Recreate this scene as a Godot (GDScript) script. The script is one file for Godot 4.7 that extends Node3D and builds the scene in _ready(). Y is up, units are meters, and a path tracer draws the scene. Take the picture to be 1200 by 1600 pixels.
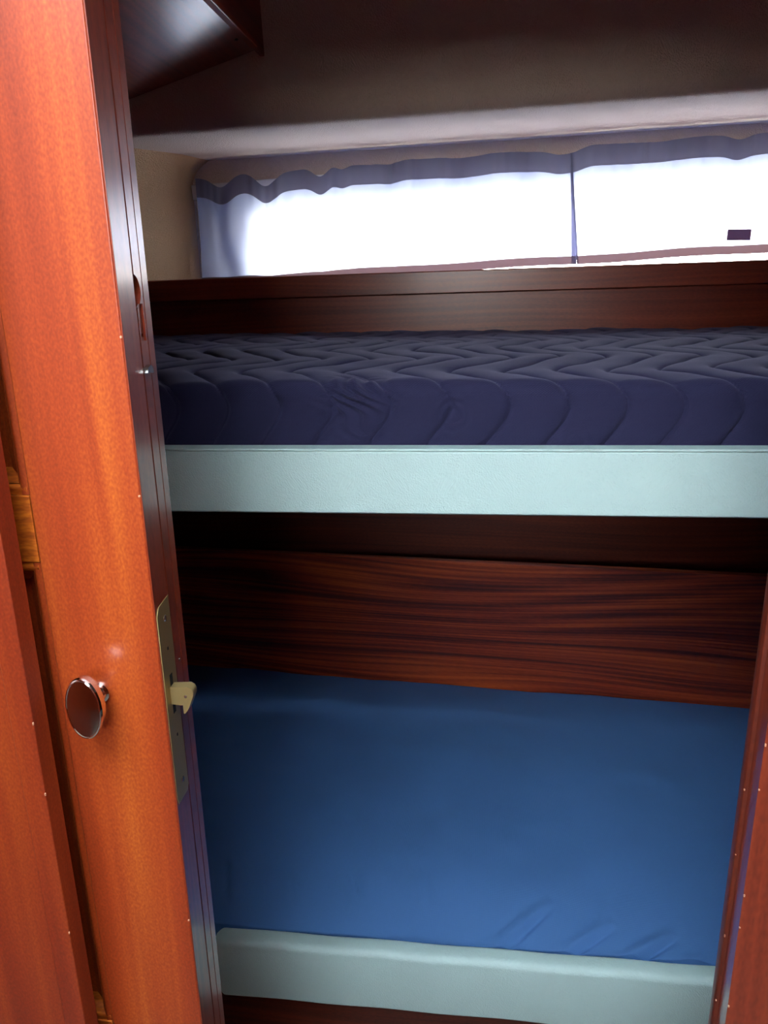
extends Node3D

# ---------------------------------------------------------------- mesh collector
class Coll:
	var v := PackedVector3Array()
	var n := PackedVector3Array()
	var t := PackedVector2Array()
	var ix := PackedInt32Array()
	func tri(a: Vector3, b: Vector3, c: Vector3, na: Vector3, nb: Vector3, nc: Vector3, ua: Vector2, ub: Vector2, uc: Vector2):
		var k := v.size()
		var g := (b - a).cross(c - a)
		v.append_array([a, b, c]); n.append_array([na, nb, nc]); t.append_array([ua, ub, uc])
		if g.dot(na + nb + nc) > 0.0: ix.append_array([k, k + 2, k + 1])   # front faces run clockwise
		else: ix.append_array([k, k + 1, k + 2])
	func mesh() -> ArrayMesh:
		var a := []
		a.resize(Mesh.ARRAY_MAX)
		a[Mesh.ARRAY_VERTEX] = v; a[Mesh.ARRAY_NORMAL] = n; a[Mesh.ARRAY_TEX_UV] = t; a[Mesh.ARRAY_INDEX] = ix
		var m := ArrayMesh.new()
		m.add_surface_from_arrays(Mesh.PRIMITIVE_TRIANGLES, a)
		return m

# ---------------------------------------------------------------- shapes
# A box with softened edges. grain = axis (0,1,2) along which u runs; uv in metres, origin at the box centre.
func box_mesh(s: Vector3, bev: float, grain: int, off := Vector2.ZERO) -> ArrayMesh:
	var c := Coll.new()
	var h := s * 0.5
	bev = min(bev, min(h.x, min(h.y, h.z)) * 0.9)
	var uv := func(p: Vector3, ax: int) -> Vector2:
		var g := grain
		if ax == g: g = (ax + 1) % 3
		var o := 3 - ax - g
		return Vector2(p[g], p[o]) + off
	var corner := func(sx: int, sy: int, sz: int, ax: int) -> Vector3:
		var p := Vector3(sx * (h.x - bev), sy * (h.y - bev), sz * (h.z - bev))
		var sg := [sx, sy, sz]
		p[ax] = sg[ax] * h[ax]
		return p
	for ax in 3:
		var b := (ax + 1) % 3
		var d := (ax + 2) % 3
		for sg in [-1, 1]:
			var nn := Vector3.ZERO
			nn[ax] = sg
			var q := []
			for k in [[-1, -1], [1, -1], [1, 1], [-1, 1]]:
				var si := [0, 0, 0]
				si[ax] = sg; si[b] = k[0]; si[d] = k[1]
				q.append(corner.call(si[0], si[1], si[2], ax))
			c.tri(q[0], q[1], q[2], nn, nn, nn, uv.call(q[0], ax), uv.call(q[1], ax), uv.call(q[2], ax))
			c.tri(q[0], q[2], q[3], nn, nn, nn, uv.call(q[0], ax), uv.call(q[2], ax), uv.call(q[3], ax))
	if bev > 0.0:
		for ax in 3:          # edges running along ax
			var b := (ax + 1) % 3
			var d := (ax + 2) % 3
			for sb in [-1, 1]:
				for sd in [-1, 1]:
					var nb := Vector3.ZERO
					nb[b] = sb
					var nd := Vector3.ZERO
					nd[d] = sd
					var p := []
					for e in [-1, 1]:
						var si := [0, 0, 0]
						si[ax] = e; si[b] = sb; si[d] = sd
						p.append([corner.call(si[0], si[1], si[2], b), corner.call(si[0], si[1], si[2], d)])
					c.tri(p[0][0], p[1][0], p[1][1], nb, nb, nd, uv.call(p[0][0], b), uv.call(p[1][0], b), uv.call(p[1][1], b))
					c.tri(p[0][0], p[1][1], p[0][1], nb, nd, nd, uv.call(p[0][0], b), uv.call(p[1][1], b), uv.call(p[0][1], b))
		for sx in [-1, 1]:
			for sy in [-1, 1]:
				for sz in [-1, 1]:
					var p0: Vector3 = corner.call(sx, sy, sz, 0)
					var p1: Vector3 = corner.call(sx, sy, sz, 1)
					var p2: Vector3 = corner.call(sx, sy, sz, 2)
					c.tri(p0, p1, p2, Vector3(sx, 0, 0), Vector3(0, sy, 0), Vector3(0, 0, sz), uv.call(p0, 0), uv.call(p1, 0), uv.call(p2, 0))
	return c.mesh()

# An outline (counter-clockwise or not) in a plane, pushed from d0 to d1 along a third axis. axes = [u axis, v axis, depth axis].
# Corners gentler than 50 degrees are smooth. grain: axis along which the uv's u runs.
func prism_mesh(pts: PackedVector2Array, d0: float, d1: float, axes: Array, grain: int, bend = null) -> ArrayMesh:
	var c := Coll.new()
	var mk := func(p: Vector2, d: float) -> Vector3:
		var r := Vector3.ZERO
		r[axes[0]] = p.x; r[axes[1]] = p.y; r[axes[2]] = d
		return bend.call(r) if bend != null else r
	var dirv := func(p: Vector2, d: float) -> Vector3:
		var r := Vector3.ZERO
		r[axes[0]] = p.x; r[axes[1]] = p.y; r[axes[2]] = d
		return r
	var uv := func(p: Vector3, drop: int) -> Vector2:
		var g := grain
		if drop == g: g = (drop + 1) % 3
		return Vector2(p[g], p[3 - drop - g])
	if Geometry2D.is_polygon_clockwise(pts): pts.reverse()
	var tr := Geometry2D.triangulate_polygon(pts)
	for e in 2:
		var d := d0 if e == 0 else d1
		var nn: Vector3 = dirv.call(Vector2.ZERO, signf(d - (d0 + d1) * 0.5))
		for k in range(0, tr.size(), 3):
			var a: Vector3 = mk.call(pts[tr[k]], d)
			var b: Vector3 = mk.call(pts[tr[k + 1]], d)
			var f: Vector3 = mk.call(pts[tr[k + 2]], d)
			c.tri(a, b, f, nn, nn, nn, uv.call(a, axes[2]), uv.call(b, axes[2]), uv.call(f, axes[2]))
	var m := pts.size()
	var en := []
	for k in m:
		var ed := pts[(k + 1) % m] - pts[k]
		en.append(Vector2(ed.y, -ed.x).normalized())
	for k in m:
		var a2 := pts[k]
		var b2 := pts[(k + 1) % m]
		var na: Vector2 = en[k]
		var nb: Vector2 = en[k]
		if na.dot(en[(k + m - 1) % m]) > 0.64: na = (na + en[(k + m - 1) % m]).normalized()
		if nb.dot(en[(k + 1) % m]) > 0.64: nb = (nb + en[(k + 1) % m]).normalized()
		var drop: int = axes[0] if abs(en[k].x) > abs(en[k].y) else axes[1]
		var p0: Vector3 = mk.call(a2, d0)
		var p1: Vector3 = mk.call(b2, d0)
		var p2: Vector3 = mk.call(b2, d1)
		var p3: Vector3 = mk.call(a2, d1)
		var n0: Vector3 = dirv.call(na, 0.0)
		var n1: Vector3 = dirv.call(nb, 0.0)
		c.tri(p0, p1, p2, n0, n1, n1, uv.call(p0, drop), uv.call(p1, drop), uv.call(p2, drop))
		c.tri(p0, p2, p3, n0, n1, n0, uv.call(p0, drop), uv.call(p2, drop), uv.call(p3, drop))
	return c.mesh()

# A smooth sheet: f(i, j) gives the point, nu x nv quads, normals from neighbours. outward: a hint direction for the side seen.
func sheet_mesh(nu: int, nv: int, f: Callable, uvf: Callable, flip := false) -> ArrayMesh:
	var v := PackedVector3Array()
	var n := PackedVector3Array()
	var t := PackedVector2Array()
	var ix := PackedInt32Array()
	var w := nu + 1
	v.resize(w * (nv + 1)); n.resize(v.size()); t.resize(v.size())
	for j in nv + 1:
		for i in w:
			v[j * w + i] = f.call(i, j)
			t[j * w + i] = uvf.call(i, j)
	for j in nv + 1:
		for i in w:
			var du := v[j * w + mini(i + 1, nu)] - v[j * w + maxi(i - 1, 0)]
			var dv := v[mini(j + 1, nv) * w + i] - v[maxi(j - 1, 0) * w + i]
			var nn := du.cross(dv)
			n[j * w + i] = (-nn if flip else nn).normalized()
	for j in nv:
		for i in nu:
			var a := j * w + i
			if flip: ix.append_array([a, a + 1, a + w + 1, a, a + w + 1, a + w])
			else: ix.append_array([a, a + w + 1, a + 1, a, a + w, a + w + 1])
	var ar := []
	ar.resize(Mesh.ARRAY_MAX)
	ar[Mesh.ARRAY_VERTEX] = v; ar[Mesh.ARRAY_NORMAL] = n; ar[Mesh.ARRAY_TEX_UV] = t; ar[Mesh.ARRAY_INDEX] = ix
	var m := ArrayMesh.new()
	m.add_surface_from_arrays(Mesh.PRIMITIVE_TRIANGLES, ar)
	return m

# Rings of an ellipse along +z: prof = [[z, rx, ry], ...]; closed at both ends.
func turned_mesh(prof: Array, seg := 40) -> ArrayMesh:
	var c := Coll.new()
	for k in prof.size() - 1:
		var a: Array = prof[k]
		var b: Array = prof[k + 1]
		for s in seg:
			var q := []
			for e in [[a, s], [a, s + 1], [b, s + 1], [b, s]]:
				var th: float = TAU * e[1] / seg
				var p := Vector3(cos(th) * e[0][1], sin(th) * e[0][2], e[0][0])
				var dz: float = b[0] - a[0]
				var dr: float = b[1] - a[1]
				var nn := Vector3(cos(th) * dz, sin(th) * dz, -dr).normalized()
				q.append([p, nn])
			c.tri(q[0][0], q[1][0], q[2][0], q[0][1], q[1][1], q[2][1], Vector2.ZERO, Vector2.ZERO, Vector2.ZERO)
			if q[2][0] != q[3][0]:
				c.tri(q[0][0], q[2][0], q[3][0], q[0][1], q[2][1], q[3][1], Vector2.ZERO, Vector2.ZERO, Vector2.ZERO)
	return c.mesh()

# ---------------------------------------------------------------- scene helpers
func put(called: String, m: Mesh, mat: Material, parent: Node = self, at := Vector3.ZERO) -> MeshInstance3D:
	var o := MeshInstance3D.new()
	o.name = called
	o.mesh = m
	o.material_override = mat
	parent.add_child(o, true)
	o.position = at
	return o

func block(called: String, lo: Vector3, hi: Vector3, bev: float, grain: int, mat: Material, parent: Node = self, off := Vector2.ZERO) -> MeshInstance3D:
	var base := Vector3.ZERO
	if parent != self and parent is Node3D: base = where(parent)
	return put(called, box_mesh(hi - lo, bev, grain, off), mat, parent, (lo + hi) * 0.5 - base)

func where(o: Node) -> Vector3:
	var p := Vector3.ZERO
	while o != self and o is Node3D:
		p += (o as Node3D).position
		o = o.get_parent()
	return p

func thing(called: String, at: Vector3, label: String, category: String, kind := "", group := "") -> Node3D:
	var o := Node3D.new()
	o.name = called
	add_child(o, true)
	o.position = at
	tag(o, label, category, kind, group)
	return o

func tag(o: Node, label: String, category: String, kind := "", group := ""):
	if label: o.set_meta("label", label)
	if category: o.set_meta("category", category)
	if kind: o.set_meta("kind", kind)
	if group: o.set_meta("group", group)

# ---------------------------------------------------------------- materials
func noise(seed_: int, oct := 3) -> FastNoiseLite:
	var f := FastNoiseLite.new()
	f.seed = seed_
	f.noise_type = FastNoiseLite.TYPE_SIMPLEX_SMOOTH
	f.frequency = 1.0
	f.fractal_type = FastNoiseLite.FRACTAL_FBM
	f.fractal_octaves = oct
	return f

# Wood: u along the grain. w, h in metres; px x py pixels. o: dark, mid, light colours (sRGB), stripe frequency per metre, weights.
func wood(px: int, py: int, w: float, h: float, o: Dictionary) -> ImageTexture:
	var n1 := noise(o.seed, 2)
	var n2 := noise(o.seed + 1, 2)
	var n3 := noise(o.seed + 2, 2)
	var data := PackedByteArray()
	data.resize(px * py * 3)
	var k := 0
	var cd: Color = o.dark
	var cm: Color = o.mid
	var cl: Color = o.light
	for j in py:
		var v := (float(j) / py) * h
		for i in px:
			var u := (float(i) / px) * w
			var warp := n1.get_noise_2d(u * o.wu, v * o.wv)
			var s := sin(TAU * (v * o.freq + warp * o.warp))
			var broad := n2.get_noise_2d(u * 1.3 + 7.0, v * o.bv)
			var line := n2.get_noise_2d(u * 1.1 - 40.0, (v + warp * o.lw) * o.lf)
			var fl := n3.get_noise_2d(u * o.fu, v * o.fv)
			var x: float = 0.5 + s * o.ws + broad * o.wb + line * o.wl + fl * o.wf
			var c := cd.lerp(cm, clampf(x * 2.0, 0, 1)) if x < 0.5 else cm.lerp(cl, clampf(x * 2.0 - 1.0, 0, 1))
			data[k] = int(clampf(c.r, 0, 1) * 255); data[k + 1] = int(clampf(c.g, 0, 1) * 255); data[k + 2] = int(clampf(c.b, 0, 1) * 255)
			k += 3
	return ImageTexture.create_from_image(Image.create_from_data(px, py, false, Image.FORMAT_RGB8, data))

func wood_mat(tex: Texture2D, w: float, h: float, rough: float, coat: float, tint := Color.WHITE) -> StandardMaterial3D:
	var m := StandardMaterial3D.new()
	m.albedo_texture = tex
	m.albedo_color = tint
	m.uv1_scale = Vector3(1.0 / w, 1.0 / h, 1)
	m.uv1_offset = Vector3(0.5, 0.5, 0)
	m.roughness = rough
	if coat > 0.0:
		m.clearcoat_enabled = true
		m.clearcoat = coat
		m.clearcoat_roughness = 0.22
	return m

func plain(c: Color, rough: float, metal := 0.0) -> StandardMaterial3D:
	var m := StandardMaterial3D.new()
	m.albedo_color = c
	m.roughness = rough
	m.metallic = metal
	return m

# Fine relief as a tiling normal map: f(x, y) in 0..1 over an n x n tile.
func relief(n: int, strength: float, f: Callable) -> ImageTexture:
	var im := Image.create(n, n, false, Image.FORMAT_RGBA8)
	for j in n:
		for i in n:
			var hgt: float = f.call(float(i) / n, float(j) / n)
			im.set_pixel(i, j, Color(hgt, hgt, hgt, 1))
	im.bump_map_to_normal_map(strength)
	return ImageTexture.create_from_image(im)

# Noise that tiles over the unit square.
func tiling(nz: FastNoiseLite, x: float, y: float, r: float) -> float:
	var a := x * TAU
	var b := y * TAU
	return nz.get_noise_3d(cos(a) * r + sin(b) * r * 0.7, sin(a) * r, cos(b) * r) * 0.5 + 0.5

var M := {}

func make_materials():
	var door := wood(2048, 320, 2.0, 0.26, {"seed": 11, "dark": Color(0.47, 0.15, 0.05), "mid": Color(0.61, 0.225, 0.078), "light": Color(0.76, 0.39, 0.125),
		"wu": 0.8, "wv": 8.0, "freq": 34.0, "warp": 1.2, "bv": 22.0, "lw": 0.01, "lf": 120.0, "fu": 260.0, "fv": 480.0, "ws": 0.05, "wb": 0.34, "wl": 0.14, "wf": 0.30})
	M.door = wood_mat(door, 2.0, 0.26, 0.42, 0.35)
	var rail := wood(512, 256, 0.5, 0.12, {"seed": 23, "dark": Color(0.56, 0.24, 0.07), "mid": Color(0.73, 0.36, 0.10), "light": Color(0.87, 0.50, 0.16),
		"wu": 3.0, "wv": 10.0, "freq": 90.0, "warp": 1.6, "bv": 30.0, "lw": 0.01, "lf": 160.0, "fu": 120.0, "fv": 420.0, "ws": 0.18, "wb": 0.2, "wl": 0.25, "wf": 0.35})
	M.rail = wood_mat(rail, 0.5, 0.12, 0.4, 0.3)
	var panel := wood(1536, 512, 2.2, 0.42, {"seed": 35, "dark": Color(0.31, 0.08, 0.045), "mid": Color(0.56, 0.19, 0.075), "light": Color(0.76, 0.34, 0.13),
		"wu": 0.55, "wv": 2.6, "freq": 17.0, "warp": 2.0, "bv": 9.0, "lw": 0.05, "lf": 105.0, "fu": 40.0, "fv": 520.0, "ws": 0.20, "wb": 0.26, "wl": 0.55, "wf": 0.16})
	M.panel = wood_mat(panel, 2.2, 0.42, 0.45, 0.2)
	var dark := wood(1024, 384, 2.4, 0.6, {"seed": 47, "dark": Color(0.24, 0.075, 0.045), "mid": Color(0.37, 0.135, 0.075), "light": Color(0.50, 0.21, 0.11),
		"wu": 0.8, "wv": 4.0, "freq": 20.0, "warp": 1.5, "bv": 12.0, "lw": 0.02, "lf": 90.0, "fu": 90.0, "fv": 330.0, "ws": 0.08, "wb": 0.25, "wl": 0.3, "wf": 0.25})
	M.dark = wood_mat(dark, 2.4, 0.6, 0.45, 0.25)
	var led := wood(1024, 256, 2.4, 0.4, {"seed": 58, "dark": Color(0.34, 0.11, 0.065), "mid": Color(0.49, 0.18, 0.095), "light": Color(0.60, 0.26, 0.14),
		"wu": 0.8, "wv": 4.0, "freq": 20.0, "warp": 1.5, "bv": 12.0, "lw": 0.02, "lf": 110.0, "fu": 90.0, "fv": 330.0, "ws": 0.06, "wb": 0.22, "wl": 0.3, "wf": 0.2})
	M.ledge = wood_mat(led, 2.4, 0.4, 0.4, 0.4)
	M.jamb = wood_mat(led, 2.4, 0.4, 0.38, 0.8)
	M.jamb.clearcoat_roughness = 0.16
	M.post = wood_mat(door, 2.0, 0.26, 0.45, 0.3, Color(0.86, 0.80, 0.82))
	M.jambtri = wood_mat(led, 2.4, 0.4, 0.38, 0.8)
	M.jambtri.clearcoat_roughness = 0.16
	M.jambtri.uv1_triplanar = true
	M.jambtri.uv1_scale = Vector3(1.0, 1.0, 1.0)
	# cloth, vinyl
	var knit := relief(64, 3.0, func(x, y): return 0.5 + 0.28 * sin(TAU * (x * 4 + y * 2)) * sin(TAU * y * 8) + 0.22 * sin(TAU * (y * 8 + 0.3 * sin(TAU * x * 4))))
	M.navy = plain(Color(0.098, 0.095, 0.245), 0.85)
	M.navy.normal_enabled = true
	M.navy.normal_texture = knit
	M.navy.normal_scale = 0.5
	M.navy.uv1_scale = Vector3(70, 70, 1)
	M.navy.rim_enabled = true
	M.navy.rim = 1.0
	M.navy.rim_tint = 0.65
	var weave := relief(64, 2.0, func(x, y): return 0.5 + 0.25 * sin(TAU * x * 16) + 0.25 * sin(TAU * y * 16))
	M.sheet = plain(Color(0.28, 0.46, 0.69), 0.8)
	M.sheet.normal_enabled = true
	M.sheet.normal_texture = weave
	M.sheet.normal_scale = 0.3
	M.sheet.uv1_scale = Vector3(40, 40, 1)
	M.sheet.rim_enabled = true
	M.sheet.rim = 0.2
	M.sheet.rim_tint = 0.6
	var nz := noise(71, 3)
	var grainy := relief(256, 9.0, func(x, y): return tiling(nz, x, y, 9.0))
	M.vinyl = plain(Color(0.745, 0.85, 0.84), 0.5)
	M.vinyl.normal_enabled = true
	M.vinyl.normal_texture = grainy
	M.vinyl.normal_scale = 0.16
	M.vinyl.uv1_triplanar = true
	M.vinyl.uv1_scale = Vector3(8, 8, 8)
	M.lining = plain(Color(0.84, 0.77, 0.71), 0.75)
	M.lining.normal_enabled = true
	M.lining.normal_texture = grainy
	M.lining.normal_scale = 0.5
	M.lining.uv1_triplanar = true
	M.lining.uv1_scale = Vector3(6, 6, 6)
	M.lining2 = plain(Color(0.88, 0.73, 0.55), 0.8)
	M.lining2.normal_enabled = true
	M.lining2.normal_texture = grainy
	M.lining2.normal_scale = 3.0
	M.lining2.uv1_triplanar = true
	M.lining2.uv1_scale = Vector3(9, 9, 9)
	M.curtain = plain(Color(0.36, 0.49, 0.85, 0.95), 0.9)
	M.curtain.transparency = BaseMaterial3D.TRANSPARENCY_ALPHA
	M.curtain.backlight_enabled = true
	M.curtain.backlight = Color(0.90, 0.92, 1.0)
	M.header = plain(Color(0.40, 0.43, 0.55), 0.9)
	M.header.backlight_enabled = true
	M.header.backlight = Color(0.37, 0.36, 0.42)
	M.hem = plain(Color(0.42, 0.40, 0.50), 0.9)
	M.hem.backlight_enabled = true
	M.hem.backlight = Color(0.24, 0.18, 0.18)
	M.patch = plain(Color(0.40, 0.36, 0.45), 0.9)
	M.patch.backlight_enabled = true
	M.patch.backlight = Color(0.42, 0.36, 0.46)
	M.track = plain(Color(0.88, 0.88, 0.86), 0.4)
	M.alu = plain(Color(0.72, 0.73, 0.72), 0.35, 0.9)
	M.chrome = plain(Color(0.90, 0.89, 0.88), 0.07, 1.0)
	M.brass = plain(Color(0.66, 0.57, 0.38), 0.42, 0.7)
	M.steel = plain(Color(0.78, 0.78, 0.76), 0.25, 1.0)
	M.black = plain(Color(0.02, 0.02, 0.02), 0.8)
	M.glass = plain(Color(0.95, 1.0, 1.0, 0.06), 0.0)
	M.glass.transparency = BaseMaterial3D.TRANSPARENCY_ALPHA
	M.white = plain(Color(0.82, 0.81, 0.78), 0.6)
	M.floor = plain(Color(0.46, 0.44, 0.41), 0.7)

# ---------------------------------------------------------------- build
func _ready():
	var cam := Camera3D.new()
	cam.name = "camera"
	add_child(cam)
	cam.transform = Transform3D(Basis(Vector3(0.9926, -0.0201, -0.1197), Vector3(-0.0154, 0.9573, -0.2886), Vector3(0.1204, 0.2883, 0.9500)).orthonormalized(), Vector3(0, 1.43, 0))
	cam.fov = rad_to_deg(2.0 * atan(800.0 / 1202.0))
	cam.near = 0.02
	cam.far = 200.0
	cam.current = true

	var we := WorldEnvironment.new()
	we.name = "world_environment"
	var env := Environment.new()
	env.background_mode = Environment.BG_SKY
	var sky := Sky.new()
	var sm := ProceduralSkyMaterial.new()
	sm.sky_top_color = Color(0.83, 0.88, 0.92)
	sm.sky_horizon_color = Color(1.0, 0.98, 0.95)
	sm.ground_horizon_color = Color(0.90, 0.87, 0.83)
	sm.ground_bottom_color = Color(0.62, 0.63, 0.62)
	sm.sun_angle_max = 1.0
	sky.sky_material = sm
	env.sky = sky
	env.background_energy_multiplier = 15.5
	env.ambient_light_source = Environment.AMBIENT_SOURCE_DISABLED
	env.tonemap_mode = Environment.TONE_MAPPER_LINEAR
	env.tonemap_exposure = 2.3
	env.sdfgi_enabled = true
	env.ssao_enabled = true
	env.ssil_enabled = true
	we.environment = env
	add_child(we)

	make_materials()
	build_shell()
	build_window()
	build_bunks()
	build_locker()
	build_door()
	build_curtains()

func build_shell():
	var S := "structure"
	tag(block("floor", Vector3(-1.2, -0.04, -2.0), Vector3(1.2, 0.0, 1.4), 0.0, 2, M.floor), "", "", S)
	# camera-side roof with an open hatch over the companionway, and the roof over the bunks
	var roof := thing("ceiling", Vector3(0, 1.95, 0), "", "", S)
	block("roof_panel", Vector3(-1.2, 1.95, -2.0), Vector3(1.2, 1.99, -0.18), 0.0, 0, M.white, roof)
	block("roof_panel", Vector3(-1.2, 1.95, -0.18), Vector3(-0.58, 1.99, 1.4), 0.0, 0, M.white, roof)
	block("roof_panel", Vector3(0.08, 1.95, -0.18), Vector3(1.2, 1.99, 1.4), 0.0, 0, M.white, roof)
	block("roof_panel", Vector3(-0.58, 1.95, 0.29), Vector3(0.08, 1.99, 1.4), 0.0, 0, M.white, roof)
	tag(block("wall_left", Vector3(-1.2, 0.0, -2.0), Vector3(-1.15, 1.95, 1.4), 0.0, 1, M.post), "", "", S)
	tag(block("wall_right", Vector3(1.15, 0.0, -2.0), Vector3(1.2, 1.95, 1.4), 0.0, 1, M.post), "", "", S)
	# aft wall with the companionway opening
	var aft := thing("wall_back", Vector3(0, 0, 1.38), "", "", S)
	block("wall_panel", Vector3(-1.15, 0, 1.36), Vector3(-0.60, 1.95, 1.4), 0.0, 1, M.post, aft)
	block("wall_panel", Vector3(0.20, 0, 1.36), Vector3(1.15, 1.95, 1.4), 0.0, 1, M.post, aft)
	block("wall_panel", Vector3(-0.60, 0, 1.36), Vector3(0.20, 1.52, 1.4), 0.0, 1, M.post, aft)
	block("wall_panel", Vector3(-0.60, 1.82, 1.36), Vector3(0.20, 1.95, 1.4), 0.0, 1, M.post, aft)

	# bulkhead with the doorway: right of the opening, pocket skins at the left, and the head
	var bh := thing("wall_front", Vector3(0, 0, -0.52), "", "", S)
	block("right_panel", Vector3(0.2395, 0, -0.540), Vector3(1.15, 1.95, -0.503), 0.002, 1, M.jamb, bh)
	block("pocket_panel", Vector3(-1.15, 0, -0.480), Vector3(-0.3400, 1.95, -0.4625), 0.001, 1, M.post, bh, Vector2(0.2, 0.05))
	block("inner_panel", Vector3(-1.15, 0, -0.5495), Vector3(-0.262, 1.95, -0.530), 0.001, 1, M.jamb, bh)
	block("head_panel", Vector3(-0.340, 1.72, -0.5495), Vector3(0.2395, 1.95, -0.462), 0.002, 0, M.jamb, bh)

	# casing on the near side of the door pocket
	var t1 := thing("trim_1", Vector3(-0.331, 0, -0.47), "narrow varnished casing strip covering the edge of the door pocket", "", S)
	block("casing_strip", Vector3(-0.3400, 0.0, -0.4800), Vector3(-0.3212, 1.72, -0.4610), 0.0012, 1, M.post, t1, Vector2(0.1, -0.03))

	M.chip = plain(Color(0.80, 0.60, 0.48), 0.7)
	for y in [1.122, 1.061, 0.93]:
		block("wood_chip", Vector3(-0.3222, y, -0.4620), Vector3(-0.3211, y + 0.0022, -0.4608), 0.0003, 1, M.chip, t1)

	# inner jamb strip behind the sliding door, with a finger scoop, a shallow channel and a metal catch
	var t2 := thing("trim_2", Vector3(-0.25, 0.86, -0.54), "slim dark jamb strip behind the sliding door with half-moon finger scoop", "", S)
	var jc := CSGCombiner3D.new()
	jc.name = "jamb_strip"
	var jb := CSGBox3D.new()
	jb.size = Vector3(0.026, 1.72, 0.022)
	jb.material = M.jambtri
	jc.add_child(jb)
	var sc := CSGCylinder3D.new()
	sc.operation = CSGShape3D.OPERATION_SUBTRACTION
	sc.radius = 0.0125
	sc.height = 0.024
	sc.sides = 48
	sc.rotation_degrees = Vector3(0, 0, 90)
	sc.position = Vector3(0.013, 0.566, 0.0155)
	sc.material = M.jambtri
	jc.add_child(sc)
	for s in [[0.545, 0.0255, 0.0016], [0.536, 0.0022, 0.008]]:
		var cut := CSGBox3D.new()
		cut.operation = CSGShape3D.OPERATION_SUBTRACTION
		cut.size = Vector3(s[2] * 2.0, s[1], 0.0075)
		cut.position = Vector3(0.013, s[0], 0.0055)
		cut.material = M.jambtri
		jc.add_child(cut)
	var gr := CSGBox3D.new()
	gr.operation = CSGShape3D.OPERATION_SUBTRACTION
	gr.size = Vector3(0.003, 1.74, 0.0014)
	gr.position = Vector3(0.013, 0, -0.001)
	gr.material = M.jambtri
	jc.add_child(gr)
	t2.add_child(jc)
	var catch_ := put("metal_catch", prism_mesh(PackedVector2Array([Vector2(-0.0045, 0), Vector2(0.0060, 0.0008), Vector2(0.0045, 0.0042), Vector2(-0.0005, 0.0062), Vector2(-0.0040, 0.0040)]), -0.001, 0.0035, [2, 1, 0], 1), M.steel, t2, Vector3(-0.237, 1.3695, -0.5330) - t2.position)
	catch_.set_meta("label", "small bright metal catch")
	block("screw", Vector3(-0.2375, 1.1385, -0.5375), Vector3(-0.2362, 1.1415, -0.5350), 0.0006, 1, M.steel, t2)

	# right jamb: two stepped strips, edges worn pale in places
	var t3 := thing("trim_3", Vector3(0.22, 0, -0.52), "stepped dark mahogany door jamb on the right with small pale chips along its edges", "", S)
	put("jamb_strip", prism_mesh(PackedVector2Array([Vector2(0.2395, -0.500), Vector2(0.2046, -0.500), Vector2(0.2038, -0.5008), Vector2(0.2085, -0.530), Vector2(0.2395, -0.530)]), 0.0, 1.72, [0, 2, 1], 1), M.jamb, t3, -t3.position)
	put("stop_strip", prism_mesh(PackedVector2Array([Vector2(0.2395, -0.5302), Vector2(0.2062, -0.5302), Vector2(0.2056, -0.5308), Vector2(0.2060, -0.5410), Vector2(0.2100, -0.5495), Vector2(0.2395, -0.5495)]), 0.0, 1.72, [0, 2, 1], 1), M.dark, t3, -t3.position)
	var rng := RandomNumberGenerator.new()
	rng.seed = 5
	for k in 9:
		var y := 0.62 + k * 0.062 + rng.randf_range(-0.02, 0.02)
		var hh := rng.randf_range(0.0012, 0.003)
		block("wood_chip", Vector3(0.2038, y, -0.5012), Vector3(0.2050, y + hh, -0.4998), 0.0003, 1, M.chip, t3)
	for k in 7:
		var y := 0.66 + k * 0.066 + rng.randf_range(-0.02, 0.02)
		var hh := rng.randf_range(0.001, 0.0028)
		block("wood_chip", Vector3(0.2055, y, -0.5312), Vector3(0.2065, y + hh, -0.5299), 0.0003, 1, M.chip, t3)

	# hull lining: window wall, soffit with rounded nose and the upstand above it
	var ho := thing("wall_outer", Vector3(0, 1.7, -1.7), "", "", S)
	var tilt := func(p: Vector3) -> Vector3: return Vector3(p.x, p.y + 0.024 * (p.x + 0.17), p.z) - Vector3(0, 1.7, -1.7)
	var prof := PackedVector2Array([Vector2(-1.975, 1.93), Vector2(-1.975, 1.722), Vector2(-1.925, 1.7215)])
	prof.append_array([Vector2(-1.80, 1.7195), Vector2(-1.65, 1.712), Vector2(-1.53, 1.701)])
	for k in 9:
		var a := deg_to_rad(-94.0 + k * 10.5)
		prof.append(Vector2(-1.478 + cos(a) * 0.036, 1.735 + sin(a) * 0.036))
	prof.append_array([Vector2(-1.436, 1.80), Vector2(-1.42, 1.93)])
	put("soffit_lining", prism_mesh(prof, -1.14, 1.14, [2, 1, 0], 0, tilt), M.lining, ho)
	var no := func(p: Vector3) -> Vector3: return p - Vector3(0, 1.7, -1.7)
	var zw0 := -1.975
	var zw1 := -1.925
	put("wall_panel", prism_mesh(PackedVector2Array([Vector2(-1.14, 1.580), Vector2(1.14, 1.664), Vector2(1.14, 1.76), Vector2(-1.14, 1.715)]), zw0, zw1, [0, 1, 2], 0, no), M.lining, ho)
	put("wall_panel", prism_mesh(PackedVector2Array([Vector2(-1.14, 0.0), Vector2(1.14, 0.0), Vector2(1.14, 1.455), Vector2(-1.14, 1.415)]), zw0, zw1, [0, 1, 2], 0, no), M.lining, ho)
	put("wall_panel", prism_mesh(PackedVector2Array([Vector2(-1.14, 1.415), Vector2(-0.545, 1.426), Vector2(-0.535, 1.602), Vector2(-1.14, 1.580)]), zw0, zw1, [0, 1, 2], 0, no), M.lining, ho)
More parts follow.
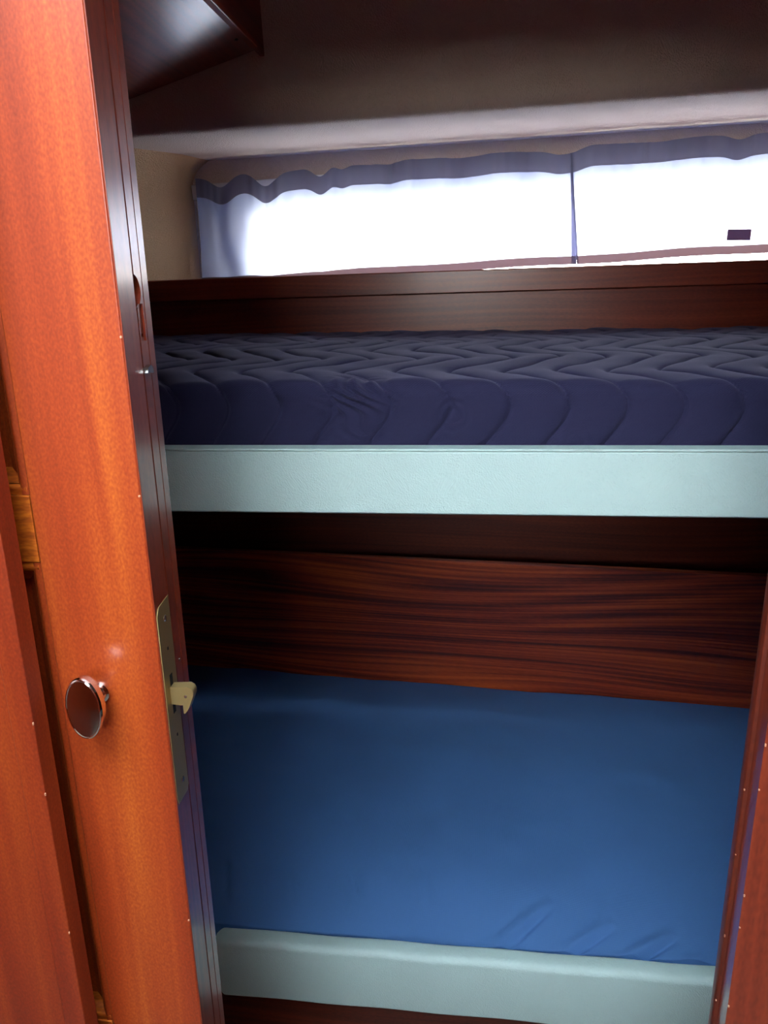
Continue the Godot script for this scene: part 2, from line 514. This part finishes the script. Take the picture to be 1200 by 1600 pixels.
	put("wall_panel", prism_mesh(PackedVector2Array([Vector2(0.95, 1.448), Vector2(1.14, 1.455), Vector2(1.14, 1.664), Vector2(0.95, 1.657)]), zw0, zw1, [0, 1, 2], 0, no), M.lining, ho)
	# rounded textured corner panel at the left end of the window recess
	var cor := func(i, j):
		var v: float = j / 24.0
		var u: float = i / 24.0
		var y: float = 1.425 + v * 0.32
		var zz := -1.925 + u * 0.36
		var x := -0.690 - 0.045 * u - 0.02 * u * u
		var over: float = max(0.0, (y - 1.655) / 0.09)
		x += 0.10 * over * over
		return Vector3(x, y - 0.012 * over * over, zz) - Vector3(0, 1.7, -1.7)
	put("corner_lining", sheet_mesh(24, 24, cor, func(i, j): return Vector2(i, j) * 0.01, true), M.lining2, ho)

func build_window():
	var w := thing("window_1", Vector3(0.2, 1.55, -1.95), "long low cabin window glowing white behind the blue curtains", "", "structure")
	var fr := func(a: Array): return PackedVector2Array(a)
	var rel := func(p: Vector3) -> Vector3: return p - Vector3(0.2, 1.55, -1.95)
	var o := [Vector2(-0.542, 1.428), Vector2(0.948, 1.450), Vector2(0.948, 1.655), Vector2(-0.536, 1.601)]
	var n := [Vector2(-0.525, 1.440), Vector2(0.935, 1.462), Vector2(0.935, 1.642), Vector2(-0.520, 1.590)]
	for k in 4:
		var e := (k + 1) % 4
		put("frame_bar", prism_mesh(fr.call([o[k], o[e], n[e], n[k]]), -1.972, -1.935, [0, 1, 2], 0, rel), M.alu, w)
	put("pane", prism_mesh(fr.call(n), -1.9560, -1.9520, [0, 1, 2], 0, rel), M.glass, w)

func quilt(x: float, s: float) -> float:
	# height of the quilted ticking at distance s along the cover (front face then top)
	var ph := (s - 0.045) / 0.235
	var tw := sin(TAU * ph)
	var am := lerpf(0.030, 0.040, smoothstep(0.12, 0.22, s))
	var wv: float = am * (tw - 0.12 * sin(TAU * 3.0 * ph)) + 0.006 * sin(x * 9.0 + s * 5.0)
	var p := 0.0685
	var q := (x - wv) / p
	var d: float = abs(q - round(q)) * p
	var sl: float = 0.030 * TAU / 0.235 * cos(TAU * ph)
	d /= sqrt(1.0 + sl * sl)
	return 0.0068 * (1.0 - exp(-d / 0.0075)) - 0.0014 * exp(-d * d / 0.000006)

func build_bunks():
	# ----- upper berth
	var ub := thing("lee_board", Vector3(0.1, 1.154, -0.91), "flat pale blue-white vinyl lee board along the front of the upper bunk", "board", "", "bunk lee boards")
	put("front_board", box_mesh(Vector3(1.52, 0.0800, 0.022), 0.003, 0), M.vinyl, ub, Vector3(0.02, 0.0405, -0.001)).rotation.z = 0.0042
	tag(block("bunk_base", Vector3(-1.14, 1.158, -1.80), Vector3(1.14, 1.176, -0.924), 0.001, 0, M.dark), "dark mahogany base board carrying the upper bunk mattress", "bunk base", "", "bunk bases")
	# piping on the top edge of the board
	put("edge_lip", box_mesh(Vector3(1.52, 0.0035, 0.0235), 0.0012, 0), M.vinyl, ub, Vector3(0.02, 0.0815, -0.001)).rotation.z = 0.0042
	# ----- lower berth
	var lb := thing("lee_board_001", Vector3(0.1, 0.0, -0.91), "rounded padded pale vinyl lee board along the front of the lower bunk", "board", "", "bunk lee boards")
	var lbase := thing("bunk_base_001", Vector3(0, 0, -0.94), "dark mahogany kick panel and base below the blue lower mattress", "bunk base", "", "bunk bases")
	var rp := PackedVector2Array()
	var add_arc := func(cx: float, cy: float, r: float, a0: float, a1: float, cnt: int):
		for i in cnt + 1:
			var a := deg_to_rad(lerpf(a0, a1, float(i) / cnt))
			rp.append(Vector2(cx + cos(a) * r, cy + sin(a) * r))
	add_arc.call(-0.908, 0.362, 0.006, -90, 0, 4)     # outline in (z, y): bottom front, up, rounded top, back
	add_arc.call(-0.913, 0.4535, 0.011, 0, 90, 6)
	add_arc.call(-0.926, 0.4565, 0.008, 90, 180, 5)
	rp.append(Vector2(-0.934, 0.356))
	var soft := func(p: Vector3) -> Vector3:
		var e: float = smoothstep(-0.395, -0.383, p.x)
		var k := sqrt(clampf(e, 0.0, 1.0))
		return Vector3(p.x, 0.41 + (p.y - 0.41) * lerpf(0.86, 1.0, k) + 0.004 * (p.x) + 0.0008 * sin(p.x * 37.0), -0.922 + (p.z + 0.922) * lerpf(0.55, 1.0, k)) - Vector3(0.1, 0.0, -0.91)
	var rc := Coll.new()
	var xs := []
	for i in 8: xs.append(-0.395 + i * 0.002)
	for i in 60: xs.append(-0.379 + (i + 1) * 0.0205)
	for i in xs.size() - 1:
		var part := prism_mesh(rp.duplicate(), xs[i], xs[i + 1], [2, 1, 0], 0, soft)
		var ar := part.surface_get_arrays(0)
		var b := rc.v.size()
		rc.v.append_array(ar[Mesh.ARRAY_VERTEX]); rc.n.append_array(ar[Mesh.ARRAY_NORMAL]); rc.t.append_array(ar[Mesh.ARRAY_TEX_UV])
		for q in ar[Mesh.ARRAY_INDEX]: rc.ix.append(q + b)
	put("front_rail", rc.mesh(), M.vinyl, lb)
	block("kick_panel", Vector3(-1.14, 0.0, -0.945), Vector3(1.14, 0.357, -0.9355), 0.001, 0, M.dark, lbase)
	block("base_board", Vector3(-1.14, 0.34, -1.80), Vector3(1.14, 0.357, -0.946), 0.001, 0, M.dark, lbase)

	# ----- quilted mattress (cover: front face, rounded edge, top, back)
	var ym := 1.177
	var top := 1.307
	var hgt := top - ym
	var zf := -0.933
	var zr := -1.680
	var r := 0.013
	var x0 := -1.12
	var nx := 760
	var xspan := 1.98
	var pf := []          # profile samples: [z, y, nz, ny, s]
	var s := 0.0
	var st := 0.0024
	var y := ym
	while y < top - r:
		pf.append([zf, y, 1.0, 0.0, s]); y += st; s += st
	for k in 14:
		var a := (k / 14.0) * PI * 0.5
		pf.append([zf - r + cos(a) * r, top - r + sin(a) * r, cos(a), sin(a), s]); s += r * PI * 0.5 / 14.0
	var z := zf - r
	while z > zr + r:
		pf.append([z, top, 0.0, 1.0, s]); z -= st * 1.1; s += st * 1.1
	for k in 8:
		var a := (k / 7.0) * PI * 0.5
		pf.append([zr + r - sin(a) * r, top - r + cos(a) * r, -sin(a), cos(a), s]); s += r * PI * 0.5 / 7.0
	pf.append([zr, ym, -1.0, 0.0, s + hgt])
	var nzm := noise(91, 2)
	var mat_f := func(i, j):
		var p: Array = pf[j]
		var x: float = x0 + xspan * i / nx
		var h := quilt(x, p[4])
		h += 0.004 * nzm.get_noise_2d(x * 5.0, p[4] * 5.0)
		# puckered patch at the front edge and a round stamp below it
		var dx := x + 0.150
		var ds: float = p[4] - 0.113
		var g := exp(-(dx * dx) / 0.0011 - ds * ds / 0.0012)
		h += g * (0.0045 * sin(dx * 260.0 + ds * 330.0 + 3.0 * sin(ds * 120.0)) - 0.003)
		dx = x + 0.030
		ds = p[4] - 0.094
		var rr := sqrt(dx * dx + ds * ds)
		h += 0.0012 * exp(-rr * rr / 0.0006) * sin(rr * 620.0)
		dx = x - 0.115
		ds = p[4] - 0.066
		rr = sqrt(dx * dx + ds * ds)
		h += 0.0012 * exp(-rr * rr / 0.0005) * sin(rr * 520.0)
		# a slight crown across the top
		var cr: float = 0.006 * p[3] * sin(clampf((zf - p[0]) / (zf - zr), 0, 1) * PI) + 0.012 * p[3] * clampf((zf - p[0]) / (zf - zr), 0, 1)
		return Vector3(x - x0 - xspan * 0.5, p[1] - ym + p[3] * h + cr, p[0] - zf + p[2] * h)
	var mt := thing("mattress", Vector3(x0 + xspan * 0.5, ym, zf), "navy quilted mattress with wavy stitching on the upper bunk", "mattress")
	put("quilted_cover", sheet_mesh(nx, pf.size() - 1, mat_f, func(i, j): return Vector2(xspan * i / nx, pf[j][4])), M.navy, mt)
	var ends := PackedVector2Array()
	for p in pf: ends.append(Vector2(p[0] - zf - 0.001 * p[2], p[1] - ym - 0.001 * p[3]))
	var core := PackedVector2Array()
	for k in range(0, ends.size(), 6): core.append(ends[k])
	core.append(ends[ends.size() - 1])
	put("core", prism_mesh(core, -xspan * 0.5, xspan * 0.5, [2, 1, 0], 0), M.navy, mt)

	# ----- lower mattress in a blue fitted sheet
	var lx0 := -1.12
	var lsp := 2.2
	var lnx := 440
	var lnz := 260
	var nzs := noise(133, 3)
	var folds := [[0.055, -0.938, 0.118, -0.995, 0.012], [0.142, -0.930, 0.208, -0.972, 0.013], [0.232, -0.926, 0.296, -0.962, 0.015], [0.31, -0.925, 0.345, -0.934, 0.012],
		[-0.415, -1.04, -0.398, -0.985, 0.010], [-0.302, -1.035, -0.287, -0.985, 0.005], [-0.201, -1.045, -0.187, -1.005, 0.007], [-0.085, -1.05, -0.080, -1.0, 0.005]]
	var low_f := func(i, j):
		var x: float = lx0 + lsp * i / lnx
		var v := float(j) / lnz
		var zb := -1.668 + 0.07 * x
		var zz := lerpf(-0.9355, zb, v)
		var yy := 0.4555 + 0.030 * (1.0 - pow(1.0 - clampf((-0.9355 - zz) / 0.20, 0, 1), 2.4)) + 0.006 * sin(clampf(v, 0, 1) * PI)
		if j == 0: yy = 0.40
		yy += 0.006 * nzs.get_noise_2d(x * 3.0, zz * 3.0)
		if j > 0:
			for f in folds:
				var a := Vector2(f[0], f[1])
				var b := Vector2(f[2], f[3])
				var p := Vector2(x, zz)
				var ab := b - a
				var t: float = clampf((p - a).dot(ab) / ab.length_squared(), -0.25, 1.25)
				var perp: float = (p - a).dot(Vector2(ab.y, -ab.x).normalized())
				var fall: float = exp(-pow((p - a - ab * t).length() / 0.03, 2.0)) * clampf(1.0 - pow(abs(t - 0.5) / 0.75, 2.0), 0, 1)
				yy += f[4] * fall * (0.55 * exp(-pow((perp - 0.010) / 0.011, 2.0)) - 0.6 * exp(-pow(perp / 0.005, 2.0)))
		return Vector3(x - lx0 - lsp * 0.5, yy - 0.358, zz + 1.30)
	var lm := thing("mattress_001", Vector3(lx0 + lsp * 0.5, 0.358, -1.30), "lower bunk mattress covered by a smooth blue fitted sheet", "mattress")
	put("fitted_sheet", sheet_mesh(lnx, lnz, low_f, func(i, j): return Vector2(lsp * i / lnx, 0.75 * j / lnz)), M.sheet, lm)
	put("core", prism_mesh(PackedVector2Array([Vector2(-1.09, -1.575), Vector2(1.07, -1.575), Vector2(1.07, -0.95), Vector2(-1.09, -0.95)]), 0.3585, 0.44, [0, 2, 1], 0, func(p): return p - Vector3(-0.02, 0.358, -1.30)), M.sheet, lm)

	# ----- leaning board along the back of the lower bunk, and the hull lining boards behind it
	var bb := thing("backrest_board", Vector3(0.0, 0.478, -1.681), "striped mahogany backrest board along the back of the lower bunk", "board")
	var bp := put("board", box_mesh(Vector3(2.2, 0.330, 0.018), 0.002, 0, Vector2(0.12, 0.02)), M.panel, bb, Vector3(0, 0.162, 0))
	bp.rotation.y = -atan(0.07)
	tag(block("trim_4", Vector3(-1.14, 0.40, -1.83), Vector3(1.14, 1.156, -1.812), 0.001, 0, M.dark), "dark hull lining board in the gap above the backrest", "", "structure")

	# ----- ledge under the window: overhanging fascia, back board and top
	var lg := thing("window_ledge", Vector3(0, 1.18, -1.71), "dark mahogany ledge running under the window behind the upper mattress", "ledge")
	var fa := put("fascia_board", box_mesh(Vector3(2.2, 0.046, 0.020), 0.0025, 0, Vector2(0.1, 0.13)), M.ledge, lg, Vector3(0, 0.2445, 0.010))
	fa.rotation.z = 0.011
	block("back_board", Vector3(-1.14, 1.177, -1.728), Vector3(1.14, 1.42, -1.712), 0.001, 0, M.ledge, lg, Vector2(0.0, -0.1))
	var tp := put("top_board", box_mesh(Vector3(2.2, 0.014, 0.156), 0.001, 0), M.ledge, lg, Vector3(0, 0.2585, -0.080))
	tp.rotation.z = 0.011

func build_locker():
	var l := thing("overhead_locker", Vector3(-0.37, 1.8, -1.2), "dark mahogany overhead locker hanging above the window corner", "locker")
	var sl := func(p: Vector3) -> Vector3: return p - Vector3(-0.37, 1.8, -1.2)
	# sloping underside, side face and the pale-edged lip strip
	put("bottom_panel", prism_mesh(PackedVector2Array([Vector2(-0.378, 1.7985), Vector2(-1.14, 1.586), Vector2(-1.14, 1.60), Vector2(-0.378, 1.8125)]), -1.405, -0.56, [0, 1, 2], 2, sl), M.jamb, l)
	block("side_panel", Vector3(-0.3775, 1.797, -1.436), Vector3(-0.3695, 1.945, -0.56), 0.0008, 2, M.ledge, l)
	block("lip_strip", Vector3(-0.3800, 1.7965, -1.385), Vector3(-0.3665, 1.8065, -0.56), 0.002, 2, M.door, l)
	var bot: Node3D = l.get_node("bottom_panel")
	var sc := put("screw", turned_mesh([[-0.001, 0.0, 0.0], [-0.001, 0.0028, 0.0028], [0.001, 0.0024, 0.0024], [0.001, 0.0, 0.0]], 16), M.black, bot, Vector3(-0.386, 1.7955, -1.33) - l.position)
	sc.rotation_degrees.x = 90

func build_door():
	var d := thing("door_1", Vector3(-0.28, 0, -0.513), "orange varnished sliding door slid half open with oval chrome knob", "", "structure")
	var zf := -0.5
	var zb := -0.5265
	var xe := -0.237
	var xi := -0.3215
	block("stile", Vector3(xi, 0.02, zb), Vector3(xe, 1.71, zf), 0.0014, 1, M.door, d)
	block("edge_lipping", Vector3(xe - 0.0006, 0.022, zb + 0.0006), Vector3(xe + 0.0006, 1.708, zf - 0.0010), 0.0003, 1, M.jamb, d, Vector2(0.2, 0.2))
	# cross rails, flush with the stile; the middle one shows
	for r in [[1.2345, 1.2860], [0.02, 0.790], [1.62, 1.71]]:
		block("cross_rail", Vector3(-0.72, r[0], zb), Vector3(xi - 0.0004, r[1], zf - 0.0006), 0.0008, 0, M.rail, d)
	block("stile", Vector3(-0.80, 0.02, zb), Vector3(-0.7205, 1.71, zf), 0.0014, 1, M.door, d, Vector2(0.2, 0.07))
	# sunk panels with a moulded edge
	for r in [[0.790, 1.2345], [1.2860, 1.62]]:
		block("sunk_panel", Vector3(-0.72, r[0], zb + 0.004), Vector3(xi, r[1], zf - 0.0140), 0.0, 1, M.door, d, Vector2(0.4, 0.06))
		# moulding profile (x across, z depth) with a bead and a hollow
		var mp := PackedVector2Array([Vector2(0, -0.0138), Vector2(0, -0.0022)])
		for k in 7:
			var a := deg_to_rad(60.0 + k * 22.0)
			mp.append(Vector2(-0.0045 + cos(a) * 0.0032, -0.0048 + sin(a) * 0.0032))
		for k in 6:
			var a := deg_to_rad(5.0 - k * 17.0)
			mp.append(Vector2(-0.0168 + cos(a) * 0.0085, -0.0048 + sin(a) * 0.0078))
		mp.append(Vector2(-0.0180, -0.0138))
		put("moulding", prism_mesh(mp.duplicate(), r[0] + 0.0005, r[1] - 0.0005, [0, 2, 1], 1), M.door, d, Vector3(xi - 0.0002, 0, zf) - d.position)
		var top_m := put("moulding", prism_mesh(mp.duplicate(), -0.71, xi - 0.002, [1, 2, 0], 0), M.rail, d, Vector3(0, r[1] - 0.0002, zf) - d.position)
		var flip := PackedVector2Array()
		for q in mp: flip.append(Vector2(-q.x, q.y))
		put("moulding", prism_mesh(flip, -0.71, xi - 0.002, [1, 2, 0], 0), M.rail, d, Vector3(0, r[0] + 0.0002, zf) - d.position)

	for y in [1.3965, 1.2862, 0.9125]:          # pale nicks in the varnish of the front edge
		block("wood_chip", Vector3(xe - 0.0018, y, zf - 0.0012), Vector3(xe - 0.0002, y + 0.0016, zf + 0.0001), 0.0003, 1, M.chip, d)
	# mortice lock: plate with pointed ends in the door's edge, screws, hook bolt
	var lp := put("lock_plate", prism_mesh(PackedVector2Array([Vector2(-0.5065, 1.1985), Vector2(-0.5255, 1.2010), Vector2(-0.5255, 1.0310), Vector2(-0.5230, 1.0270), Vector2(-0.5040, 1.0270), Vector2(-0.5020, 1.0330), Vector2(-0.5020, 1.1920)]), 0.0, 0.0012, [2, 1, 0], 1, func(p): return p - Vector3(0, 1.114, -0.514)), M.brass, d, Vector3(xe - 0.0001, 1.114, -0.514) - d.position)
	lp.set_meta("label", "aged brass lock plate")
	for y in [1.1860, 1.0425]:
		var s := put("screw", turned_mesh([[-0.001, 0.0, 0.0], [-0.001, 0.0026, 0.0026], [0.0004, 0.0026, 0.0026], [0.0009, 0.0018, 0.0018], [0.0009, 0.0, 0.0]], 20), M.steel, lp, Vector3(xe + 0.0008, y, -0.5155) - where(lp))
		s.rotation_degrees.y = 90
		block("screw_slot", Vector3(xe + 0.0012, y - 0.0022, -0.5159), Vector3(xe + 0.0019, y + 0.0022, -0.5152), 0.0, 1, M.black, lp)
	for y in [1.1610, 1.085]:
		block("pin_hole", Vector3(xe + 0.0008, y - 0.0012, -0.5156), Vector3(xe + 0.0013, y + 0.0012, -0.5136), 0.0, 1, M.black, lp)
	block("bolt_slot", Vector3(xe + 0.0008, 1.1050, -0.5170), Vector3(xe + 0.0013, 1.1390, -0.5120), 0.0, 1, M.black, lp)
	# hook: outline in (x, y), thick along z
	var hk := PackedVector2Array([Vector2(-0.004, 0.0100), Vector2(0.0150, 0.0115), Vector2(0.0178, 0.0098), Vector2(0.0190, 0.0070), Vector2(0.0188, 0.0035), Vector2(0.0140, -0.0080), Vector2(0.0108, -0.0125), Vector2(0.0098, -0.0120), Vector2(0.0098, -0.0050), Vector2(-0.004, -0.0040)])
	var hb := put("hook_bolt", prism_mesh(hk, -0.0042, 0.0042, [0, 1, 2], 0), M.brass, lp, Vector3(xe + 0.0005, 1.1190, -0.5145) - where(lp))
	hb.set_meta("label", "brass hook bolt sticking out of the lock plate")
	put("rivet", turned_mesh([[0.0, 0.0, 0.0], [0.0, 0.0014, 0.0014], [0.0006, 0.0011, 0.0011], [0.0008, 0.0, 0.0]], 16), M.steel, lp, Vector3(xe + 0.0132, 1.1220, -0.5104) - where(lp))

	# oval knob on a round neck
	var kn := put("knob", turned_mesh([[0.0140, 0.0, 0.0], [0.0140, 0.0060, 0.0080], [0.0155, 0.0110, 0.0200], [0.0180, 0.0136, 0.0245], [0.0245, 0.0143, 0.0255], [0.0262, 0.0137, 0.0249], [0.0266, 0.0128, 0.0238], [0.0262, 0.0123, 0.0232], [0.0264, 0.0060, 0.0100], [0.0265, 0.0, 0.0]], 64), M.chrome, d, Vector3(-0.2885, 1.1290, zf) - d.position)
	kn.set_meta("label", "oval chrome knob")
	put("neck", turned_mesh([[0.0, 0.0, 0.0], [0.0, 0.0088, 0.0088], [0.0020, 0.0086, 0.0086], [0.0034, 0.0066, 0.0066], [0.0070, 0.0048, 0.0048], [0.0120, 0.0050, 0.0050], [0.0170, 0.0075, 0.0080], [0.0170, 0.0, 0.0]], 40), M.chrome, kn)

func build_curtains():
	var tk := thing("curtain_track", Vector3(0.1, 1.68, -1.905), "white curtain track peeping out above the blue curtains", "curtain track")
	var tb := put("track_bar", box_mesh(Vector3(1.72, 0.034, 0.010), 0.002, 0), M.track, tk, Vector3(0.07, -0.006, -0.012))
	tb.rotation.z = 0.040
	for k in 16:
		var x := -0.60 + k * 0.10
		put("glider", box_mesh(Vector3(0.004, 0.012, 0.006), 0.001, 1), M.alu, tk, Vector3(x - 0.1, 0.040 * (x - 0.1) - 0.016, -0.004))
	var nz := noise(201, 2)
	var dips := [[-0.605, 0.026, 0.030], [-0.500, 0.030, 0.030], [-0.370, 0.020, 0.022], [-0.318, 0.008, 0.016], [-0.21, 0.004, 0.02], [0.165, 0.009, 0.03], [0.20, 0.006, 0.02], [0.545, 0.008, 0.02]]
	var top_y := func(x: float) -> float:
		var y := 1.6690 + 0.0355 * (x + 0.667) + 0.002 * sin(x * 31.0)
		for d in dips: y -= d[1] * exp(-pow((x - d[0]) / d[2], 2.0))
		return y
	var bot_y := func(x: float) -> float: return 1.4520 + 0.0365 * (x - 0.07) + 0.0015 * sin(x * 17.0)
	var z_at := func(x: float, v: float, side: float) -> float:
		# v: 0 at the hem, 1 at the top
		var amp := lerpf(0.0035, 0.0075, v)
		return -1.882 + amp * (nz.get_noise_2d(x * 11.0, v * 0.8) * 1.3 + 0.5 * sin(x * 58.0 + 2.0 * nz.get_noise_2d(x * 3.0, 3.0))) + 0.0012 * smoothstep(0.72, 0.9, v) * sin(x * 210.0 + 9.0 * nz.get_noise_2d(x * 8.0, 9.0)) + side
	for c in [[-0.667, 0.196, 0.0, "left-hand blue curtain panel, scalloped along the top and longest across the window"], [0.190, 0.93, 0.004, "right-hand blue curtain panel with a small dark patch near its hem"]]:
		var xa: float = c[0]
		var xb: float = c[1]
		var n := int((xb - xa) / 0.004)
		var mid := (xa + xb) * 0.5
		var ct := thing("curtain", Vector3(mid, 1.44, -1.882), c[3], "curtain", "", "window curtains")
		var org := Vector3(mid, 1.44, -1.882)
		var piece := func(v0: float, v1: float, nv: int, push: float) -> ArrayMesh:
			return sheet_mesh(n, nv, func(i, j):
				var v: float = lerpf(v0, v1, float(j) / nv)
				var x: float = xa + (xb - xa) * i / n
				# the inner edges of the two panels lean apart towards the hem
				var xx := x
				if c[2] == 0.0: xx += 0.020 * (1.0 - v) * smoothstep(xb - 0.25, xb, x)
				else: xx += 0.026 * (1.0 - v) * (1.0 - smoothstep(xa, xa + 0.25, x))
				if c[2] == 0.0: xx -= 0.004 * (1.0 - v) * (1.0 - smoothstep(xa, xa + 0.1, x))
				var y := lerpf(bot_y.call(x), top_y.call(x), v)
				return Vector3(xx, y, z_at.call(x, v, c[2]) + push) - org,
				func(i, j): return Vector2(i * 0.004, j * 0.01))
		put("cloth", piece.call(0.075, 0.83, 40, 0.0), M.curtain, ct)
		put("header_band", piece.call(0.828, 1.0, 12, 0.0008), M.header, ct)
		put("hem_band", piece.call(0.0, 0.077, 5, 0.0006), M.hem, ct)
		var side := func(i, j):
			var v: float = j / 30.0
			var wd: float = lerpf(0.011, 0.005, v) if c[2] == 0.0 else 0.004
			var x: float = (xb - wd * (1.0 - i / 4.0)) if c[2] == 0.0 else xa + wd * i / 4.0
			var xx := x + (0.020 if c[2] == 0.0 else 0.026) * (1.0 - v)
			return Vector3(xx, lerpf(bot_y.call(x), top_y.call(x), v), z_at.call(x, v, c[2]) + 0.0012) - org
		put("side_hem", sheet_mesh(4, 30, side, func(i, j): return Vector2(i, j) * 0.004), M.header, ct)
		if c[2] > 0.0:
			var p := put("patch", box_mesh(Vector3(0.050, 0.023, 0.0012), 0.0004, 0), M.patch, ct, Vector3(0.560, 1.5100, -1.8700) - org)
			p.set_meta("label", "small dark violet patch")
			p.rotation.z = -0.02
